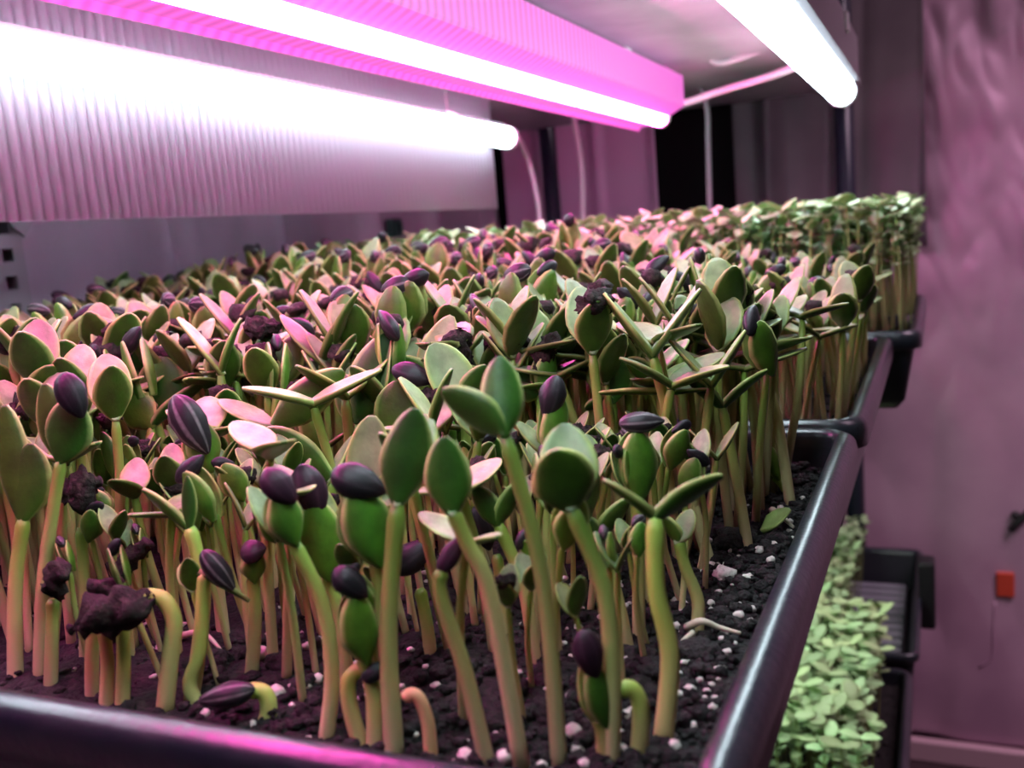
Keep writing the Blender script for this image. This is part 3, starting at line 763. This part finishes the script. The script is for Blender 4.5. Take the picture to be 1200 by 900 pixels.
# prototypes of the crowd
KINDS = {'open': 'open-leaved', 'half': 'half-open', 'hull': 'hull-capped', 'crumb': 'soil-crusted'}
def proto(kind, seed, lod=False):
    rng = random.Random(seed)
    h = rng.uniform(0.056, 0.068)
    az = rng.uniform(0, 6.28); ln = rng.uniform(0.002, 0.014)
    tip = np.array([ln * math.cos(az), ln * math.sin(az), h])
    mid = tip * 0.55 + np.array([rng.uniform(-.003, .003), rng.uniform(-.003, .003), 0])
    out = []
    r = rng.uniform(0.00145, 0.0019)
    sg, sn = (6, 6) if lod else (9, 13)
    out.append(('stem', tube(Geo(), [np.array([0, 0, -0.004]), mid, tip], stem_r(r), sg, n=sn), M_STEM))
    a0 = rng.uniform(0, 6.28)
    lk = dict(seg=8, rings=7) if lod else {}
    if kind in ('open', 'half', 'crumb'):
        for s in (0, 1):
            a = a0 + math.pi * s + rng.uniform(-.3, .3)
            el = math.radians(rng.uniform(5, 42) if kind == 'open' else rng.uniform(48, 74))
            L = rng.uniform(0.018, 0.024); Wd = rng.uniform(0.0115, 0.0150)
            d = np.array([math.cos(a) * math.cos(el), math.sin(a) * math.cos(el), math.sin(el)])
            nn = np.array([-math.cos(a) * math.sin(el), -math.sin(a) * math.sin(el), math.cos(el)])
            out.append(('cotyledon', leaf(Geo(), tip, tip + d * L, Wd, nn, cup=rng.uniform(.1, .3), curl=rng.uniform(-.05, .15), **lk), M_LEAF))
        if kind == 'crumb':
            d = np.array([math.cos(a) * .3, math.sin(a) * .3, 1.0]); c = tip + nrm(d) * rng.uniform(.010, .016)
            q = rng.uniform(0, 6.28); e = np.array([math.cos(q), math.sin(q), rng.uniform(-.2, .5)]) * rng.uniform(.0045, .0065)
            out.append(('seed_hull', hull(Geo(), c - e, c + e, rng.uniform(.007, .010), UP, 'crumb', seed, **lk), M_HULL['crumb']))
    else:
        lean = np.array([rng.uniform(-.5, .5), rng.uniform(-.5, .5), 1.0]); lean = nrm(lean)
        T = tip + lean * rng.uniform(.016, .020); Wd = rng.uniform(.0115, .0140)
        n = nrm(np.cross(lean, [math.cos(a0), math.sin(a0), 0]))
        for s in (1, -1):
            g = leaf(Geo(), tip, T - n * s * Wd * .1, Wd, n * s, cup=.4, curl=-.1, **lk)
            g.v = [tuple(np.asarray(p) - n * s * Wd * .16) for p in g.v]
            out.append(('cotyledon', g, M_BUD))
        q = rng.uniform(0, 6.28); e = nrm(np.array([math.cos(q), math.sin(q), rng.uniform(-.4, .9)])) * rng.uniform(.0055, .007)
        kd = rng.choice(['smooth', 'streaked', 'purple', 'smooth'])
        out.append(('seed_hull', hull(Geo(), T - e, T + e, rng.uniform(.0065, .008), n, 'smooth' if kd == 'purple' else kd, seed, **lk), M_HULL[kd]))
    return out
order = ['open', 'half', 'open', 'hull', 'open', 'crumb', 'half', 'open', 'hull', 'open', 'half', 'crumb', 'open', 'open', 'half', 'hull', 'open', 'open', 'crumb', 'half']
PROTO = []
for i, k in enumerate(order):
    PROTO.append((k, [(n, g.mesh(n, mt), mt) for n, g, mt in proto(k, 100 + i)]))
LOD = [(k, proto(k, 100 + i, True)) for i, k in enumerate(order)]
ORD = ['', 'first', 'second', 'third', 'fourth', 'fifth', 'sixth', 'seventh', 'eighth', 'ninth', 'tenth', 'eleventh', 'twelfth']
def ordinal(n):
    return ORD[n] if n < 13 else '%d%s' % (n, 'th' if 10 < n % 100 < 14 else {1: 'st', 2: 'nd', 3: 'rd'}.get(n % 10, 'th'))

class Mass:
    """the rest of a crop, gathered into one mesh"""
    def __init__(s): s.v, s.f, s.t, s.g, s.m, s.n, s.mats = [], [], [], [], [], 0, []
    def put(s, parts, loc, rz, sc, rng):
        c, q = math.cos(rz), math.sin(rz); Rm = np.array([[c, -q, 0], [q, c, 0], [0, 0, 1]]) * sc
        for n, g, mt in parts:
            if mt not in s.mats: s.mats.append(mt)
            s.v.append(np.asarray(g.v) @ Rm.T + np.asarray(loc))
            k = rng.uniform(-.16, .16) if n != 'seed_hull' else 0
            s.t.append(np.asarray(g.a) + k); s.g.append(np.asarray(g.b))
            s.f.extend([tuple(i + s.n for i in f) for f in g.f]); s.m.extend([s.mats.index(mt)] * len(g.f)); s.n += len(g.v)
    def build(s, name):
        G = Geo(); G.v = [tuple(p) for p in np.concatenate(s.v)]; G.f = s.f; G.a = list(np.concatenate(s.t)); G.b = list(np.concatenate(s.g)); G.mi = s.m
        o = link(name, G.mesh(name, s.mats)); o.location.z = Z0; return o

rng = random.Random(5)
LEFT_N = 300 - N_HERO
spots = []
y = 0.043; row = 0
while y < TD - 0.012:
    row += 1; x = -0.033 if y < .19 else -.028; k = 0
    while x > -TW + 0.012:
        X = x + rng.uniform(-.004, .004); Y = y + rng.uniform(-.0045, .0045)
        px, py, dep = to_px((X, Y, SOIL + 0.05))
        if px < -260: break
        if rng.random() > 0.06:
            spots.append([row, X, Y, px]); k += 1
        x -= 0.0098 + 0.001 * rng.random()
    y += 0.0102
mass = Mass(); used = 0; rank = {}
for row, X, Y, px in spots:
    i = rng.randrange(len(PROTO)); rz = rng.uniform(0, 6.28); sc = rng.uniform(.86, 1.10)
    if row <= 4: sc *= rng.uniform(.66, .84) + .04 * row
    loc = (X, Y, soil_h(X, Y))
    if row < 12:                              # keep the heads of the front sprouts clear
        for s_ in (sc, sc * .86, .58, .5, .42, 0):
            hp = [to_px((X, Y, SOIL + q * s_)) for q in (0.056, 0.067, 0.079)]
            if not any(abs(hx - kx) < 5.6 / hd and abs(hy - ky) < 5.6 / hd and hd < kd for kx, ky, kd in KEYS for hx, hy, hd in hp): break
        if s_ == 0: continue
        sc = s_
        if sc <= .58: i = rng.choice([q for q, k_ in enumerate(order) if k_ in ('hull', 'crumb', 'half')])
    if -25 < px < 1000 and used < LEFT_N:
        used += 1; rank[row] = rank.get(row, 0) + 1
        k, parts = PROTO[i]
        root = empty('sunflower_sprout', world(loc)); root.rotation_euler.z = rz; root.scale = (sc, sc, sc)
        tag(root, '%s sunflower sprout, %s from the right rim in the %s crowd row back' % (KINDS[k], ordinal(rank[row]), ordinal(row)), 'sprout', 'sunflower sprouts in the near tray')
        for n, me, mt in parts: link(n, me, root)
    else:
        mass.put(LOD[i][1], loc, rz, sc, rng)
y = T2[1] + 0.014
while y < T2[1] + TD - 0.008:
    x = T2[0] - 0.014
    while x > T2[0] - TW + 0.012:
        X = x + rng.uniform(-.004, .004); Y = y + rng.uniform(-.0045, .0045)
        if to_px((X, Y, 0.05))[0] < -150: break
        if rng.random() > 0.05:
            mass.put(LOD[rng.randrange(len(LOD))][1], (X, Y, SOIL), rng.uniform(0, 6.28), rng.uniform(.74, .98) + .34 * min(1, max(0, (-X - .05) / .12)) * min(1, .35 + (Y - T2[1]) / .25), rng)
        x -= 0.0122
    y += 0.0125
o = mass.build('sunflower_crop')
tag(o, 'pink-lit mass of open sunflower sprouts filling the back of the near tray and second tray', 'sprouts', None, 'stuff')

# ------------------------------------------------------------------ small-leaved crops
def micro(seed, h, lw, lm, sm, spread=0.5):
    rng = random.Random(seed); g = Geo(); parts = []
    tip = np.array([rng.uniform(-.006, .006), rng.uniform(-.006, .006), h])
    g1 = tube(Geo(), [np.array([0, 0, -.003]), tip * .5 + np.array([.002, 0, 0]), tip], 0.0007, 5, n=5)
    parts.append(('stem', g1, sm))
    a0 = rng.uniform(0, 6.28)
    for s in range(rng.choice((2, 2, 3))):
        a = a0 + math.pi * s * (1 if s < 2 else .5); el = math.radians(rng.uniform(-15, 45)); L = lw * rng.uniform(.85, 1.2)
        d = np.array([math.cos(a) * math.cos(el), math.sin(a) * math.cos(el), math.sin(el)])
        nn = np.array([-math.cos(a) * math.sin(el), -math.sin(a) * math.sin(el), math.cos(el)])
        parts.append(('leaf', leaf(Geo(), tip, tip + d * L, L * rng.uniform(.8, 1.0), nn, cup=rng.uniform(.0, .3), curl=rng.uniform(-.1, .25), thick=.0005, seg=8, rings=7), lm))
    for s in range(4):                       # lower leaves of leaves
        a = a0 + 1.57 + math.pi * s + (0.8 if s > 1 else 0); el = math.radians(rng.uniform(0, 50)); L = lw * rng.uniform(.6, .9); q = tip * (rng.uniform(.82, .92) if s < 2 else rng.uniform(.62, .8))
        d = np.array([math.cos(a) * math.cos(el), math.sin(a) * math.cos(el), math.sin(el)])
        nn = np.array([-math.cos(a) * math.sin(el), -math.sin(a) * math.sin(el), math.cos(el)])
        parts.append(('leaf', leaf(Geo(), q, q + d * L, L * .9, nn, cup=.15, curl=.1, thick=.0005, seg=8, rings=7), lm))
    return parts
def one(parts, name):
    G = Geo(); mats = []
    for n, g, mt in parts:
        if mt not in mats: mats.append(mt)
        G.add(g.v, g.f, g.a, mats.index(mt), g.b)
    return G.mesh(name, mats)
def crop(name, x0, x1, y0, y1, zs, step, h, lw, lm, sm, label_fn, group, limit, view, mass_label, seed):
    rng = random.Random(seed)
    pr = [micro(seed * 50 + i, h, lw, lm, sm) for i in range(12)]
    me = [one(p, name) for p in pr]
    P = []
    y = y0; ro = 0
    while y < y1:
        x = x1; ro += 1; co = 0
        while x > x0:
            co += 1
            P.append((x + rng.uniform(-.4, .4) * step, y + rng.uniform(-.4, .4) * step, ro, co)); x -= step
        y += step
    P = [p for p in P if view(p[0], p[1])]
    P.sort(key=lambda p: (min((x1 - p[0]) * 0.9, 0.25 * 9) * 0.25 + (p[1] - y0)))
    ms = Mass()
    for i, (X, Y, ro, co) in enumerate(P):
        k = rng.randrange(12); rz = rng.uniform(0, 6.28); sc = rng.uniform(.88, 1.08)
        if i < limit:
            o = link(name, me[k], loc=world((X, Y, zs))); o.rotation_euler.z = rz; o.scale = (sc, sc, sc)
            tag(o, label_fn(X, Y) % (ordinal(co), ordinal(ro)), 'seedling', group)
        else:
            ms.put(pr[k], (X, Y, zs), rz, sc, rng)
    if ms.n:
        o = ms.build(name + '_crop'); tag(o, mass_label, 'seedlings', None, 'stuff')
x1 = T3[0] - 0.008
def far_label(X, Y):
    w = 'white-lit ' if X > x1 - 0.13 else ('mixed-lit ' if X > x1 - 0.2 else 'pink-lit ')
    return w + 'small-leaved seedling in the far tray, %s from its right rim, %s row back'
crop('leafy_seedling', T3[0] - TW + .01, x1, T3[1] + 0.010, T3[1] + TD - .006, SOIL + .003, 0.0108, 0.098, 0.0130, M_MICRO, M_MICROSTEM, far_label,
     'small-leaved seedlings in the far tray', 300, lambda X, Y: to_px((X, Y, .09))[0] > 380, 'far rows of the small-leaved crop in the third tray', 3)
crop('pale_seedling', -0.155, -0.024, 0.548, 0.812, -0.373, 0.0125, 0.080, 0.0145, M_LOWLEAF, M_MICROSTEM, lambda X, Y: 'pale green seedling in the lower tray, %s from its right rim, %s row back',
     'pale seedlings in the lower tray', 200, lambda X, Y: True, 'pale green seedlings deeper in the lower tray', 7)
crop('pale_seedling', -0.180, -0.066, 0.862, 1.150, -0.395, 0.0135, 0.085, 0.0115, M_LOWLEAF, M_MICROSTEM, lambda X, Y: 'pale seedling in the ribbed tray, %s from the bare ribs, %s row back',
     'pale seedlings in the ribbed tray', 100, lambda X, Y: True, 'pale green seedlings deeper in the ribbed tray', 8)

# ribbed tray and box on the lower shelf
t = tag(empty('ribbed_tray', (0.0, 0.845, Z0 - 0.42)), 'empty-looking black tray with cross ribs on its floor, behind the lower crop', 'tray', 'black growing trays')
def rb(name, g, mt, sm=False):
    o = link(name, g.mesh(name, mt, sm), t); return o
R2 = lambda off, z: rr(-0.30, 0.0, 0.012, 0.325, off, 0.014, z)
v, f = loft([R2(0.001, .052), R2(0, .053), R2(0, .060), R2(.003, .062), R2(.007, .060), R2(.008, .056)]); rb('rim', Geo().add(v, f), M_TRAY, True)
v, f = loft([R2(.008, .056), R2(.014, .012), R2(.018, .008)], True); rb('inner_wall', Geo().add(v, f), M_TRAYIN)
v, f = loft([R2(.004, .053), R2(.010, .004), R2(.014, .001)], True); rb('outer_wall', Geo().add(v, [tuple(reversed(k)) for k in f]), M_TRAYIN)
for i in range(13):
    yy = 0.024 + i * 0.0215
    o = rb('floor_rib', box(Geo(), (-0.28, yy, 0.006), (-0.008, yy + 0.013, 0.024)), M_RIB); bevel(o, 0.003)
q0, q1 = on_y(1077, 738, 1.0), on_y(1091, 660, 1.0)
o = bevel(link('plastic_box', box(Geo(), (0, 0, 0), (q1[0] - q0[0] + .004, 0.03, q1[2] - q0[2])).mesh('plastic_box', M_BLACK, False), loc=(q0[0], 1.0, q0[2] + Z0)), 0.004)
tag(o, 'black oblong plastic box hung beside the ribbed tray', 'box')
# ------------------------------------------------------------------ things on the back sheet
def on_sheet(px, py, off):
    P = on_y(px, py, 1.30)
    for _ in range(3): P = on_y(px, py, 1.315 - crumple(P[0], P[2]) - off)
    return P
P = on_sheet(1178, 685, 0.003)
g = Geo(); box(g, (-0.0115, -0.003, -0.018), (0.0115, 0.003, 0.018))
o = bevel(link('red_tag', g.mesh('red_tag', M_RED, False), loc=world(P)), 0.002, 3)
tag(o, 'small red-orange tag on the mauve sheet at the right edge of the frame', 'tag')
P = on_sheet(1194, 612, 0.005)
g = Geo(); tube(g, [np.array((0.012, 0, 0.016)), np.array((-0.002, -.002, 0.0)), np.array((-0.010, 0, -0.012))], 0.005, 8, n=8); lump(g, (-0.004, 0, 0.010), 0.006, 3, 0.2)
o = link('dark_clip', g.mesh('dark_clip', M_BLACK), loc=world(P)); tag(o, 'dark bent clip on the mauve sheet at the right edge of the frame', 'clip')
g = Geo(); p0 = on_sheet(1164, 735, 0.0005)
tube(g, [on_sheet(1166, 705, .0005) - p0, np.zeros(3), on_sheet(1163, 768, .0005) - p0, on_sheet(1148, 782, .0005) - p0], 0.0016, 8, n=14)
o = link('pocket_seam', g.mesh('pocket_seam', M_MYLAR), loc=world(p0)); tag(o, 'raised pocket seam curving at the lower part of the mauve sheet', 'seam')
# binder clip and strap at the corner of the second and third trays
P = at(1053, 383, 0.745)
t = tag(empty('binder_clip', world(P)), 'black clip with a hanging strap at the joint of the second and third trays', 'clip')
part('clip_jaw', box(Geo(), (-.011, -.006, -.008), (.011, .006, .009)), M_BLACK, t)
q0, q1 = at(1051, 395, .742) - P, at(1043, 437, .742) - P
part('strap', tube(Geo(), [q0, (q0 + q1) / 2 + np.array([.001, 0, 0]), q1], 0.0022, 8, n=6), M_BLACK, t)

# ------------------------------------------------------------------ loose pieces on the soil
perl = [(849, 674, 14), (876, 681, 8), (832, 702, 7), (881, 715, 6), (904, 662, 6), (890, 646, 6), (906, 641, 5), (850, 657, 5), (866, 637, 5), (800, 711, 7), (791, 725, 7), (802, 699, 5),
        (850, 741, 7), (852, 768, 6), (733, 842, 9), (727, 862, 7), (731, 884, 6), (671, 864, 14), (790, 868, 10), (793, 717, 5), (592, 886, 11), (544, 880, 12), (634, 893, 8), (440, 858, 7),
        (307, 773, 10), (301, 797, 6), (324, 817, 11), (240, 835, 7), (371, 790, 8), (360, 761, 6), (296, 848, 5), (820, 790, 5), (838, 815, 5), (812, 842, 6), (760, 888, 5), (868, 665, 4), (925, 620, 5), (915, 600, 5)]
strip = sorted([p for p in perl[1:] if p[0] >= 760], key=lambda p: p[1]); stems = sorted([p for p in perl if p[0] < 760 and p[2] != 14])
for i, (px, py, r) in enumerate(perl):
    P = on_z(px, py, SOIL + .001); tt = (P - CAM) @ c_w; R_ = r * tt / F_PX
    P[2] = soil_h(P[0], P[1]) + R_ * .4
    o = link('perlite_pebble', lump(Geo(), (0, 0, 0), R_, i * 3 + 1, .35, sub=2, sq=(1, .85, .8)).mesh('perlite_pebble', M_PERL), loc=world(P)); o.rotation_euler.z = i
    if i == 0: big = 'largest oval white perlite pebble on the bare soil beside the right rim'
    elif r == 14: big = 'large white perlite pebble at the foot of the curling-leaf sprout'
    elif (px, py, r) in strip: big = 'small perlite pebble on the bare soil strip, %s counted from its rear end' % ordinal(strip.index((px, py, r)) + 1)
    else: big = 'white perlite pebble among the front stems, %s from the left' % ordinal(stems.index((px, py, r)) + 1)
    tag(o, big, 'pebble', 'perlite pebbles on the soil')
clods = [(862, 640, 22, 'wide dark soil clod by the rear of the bare strip'), (820, 770, 24, 'large smooth dark clod at the middle of the bare soil strip'), (846, 628, 14, 'dark clod behind the widest one'), (330, 788, 17, 'dark clod left of the touching pair, with a pebble on it'),
         (352, 806, 13, 'dark clod touching the stem of the touching pair'), (735, 765, 15, 'dark clod behind the wide-spread green sprout'), (578, 850, 17, 'dark clod between the front stems'), (255, 778, 16, 'dark clod behind the flat hull on the soil'),
         (700, 700, 15, 'dark clod among the stems behind the long dented hull'), (640, 800, 13, 'dark clod behind the whitish stem'), (520, 790, 14, 'dark clod behind the magenta-tipped sprout'), (800, 800, 11, 'small dark clod in front of the large smooth one'), (845, 720, 10, 'small dark clod below the largest pebble')]
for i, (px, py, r, lab) in enumerate(clods):
    P = on_z(px, py, SOIL); tt = (P - CAM) @ c_w; R_ = r * tt / F_PX; P[2] = soil_h(P[0], P[1]) + R_ * .25
    o = link('soil_clod', lump(Geo(), (0, 0, 0), R_, i * 5 + 2, .35, sub=3, sq=(1.1, .9, .7)).mesh('soil_clod', M_CLOD), loc=world(P))
    tag(o, lab, 'clod', 'soil clods')
def loose(name, px, r, mt, label, cat):
    pts = [on_z(a, b, SOIL + .0015 + c) for a, b, c in px]; p0 = pts[0]
    o = link(name, tube(Geo(), [p - p0 for p in pts], lambda t: r * (1.1 - .7 * t), 7, n=14).mesh(name, mt), loc=world(p0)); return tag(o, label, cat)
loose('bare_root', [(805, 735, 0), (822, 728, .003), (842, 735, .001), (868, 742, 0)], .0011, M_ROOT, 'pale root running over bare soil at the bent sprout', 'root')
loose('bare_root', [(812, 742, 0), (800, 752, .002), (790, 764, 0)], .0009, M_ROOT, 'short pale root pointing to the front from the bent sprout', 'root')
loose('bare_root', [(212, 745, 0), (238, 742, .004), (262, 765, 0)], .0010, M_ROOT, 'white arched root among the stems behind the forked sprout', 'root')
loose('bare_root', [(905, 598, 0), (918, 607, .002), (930, 618, 0)], .0013, M_ROOT, 'pale thick root by the lone curved sprout', 'root')
P = on_z(897, 620, SOIL + .002)
g = leaf(Geo(), (0, 0, 0), (0.008, .004, .006), .007, (-.3, -.5, .8), cup=.5, seg=10, rings=8)
o = link('leaf_scrap', g.mesh('leaf_scrap', M_BUD), loc=world(P)); tag(o, 'bright green leaf scrap on the bare soil near the rear right corner', 'leaf')
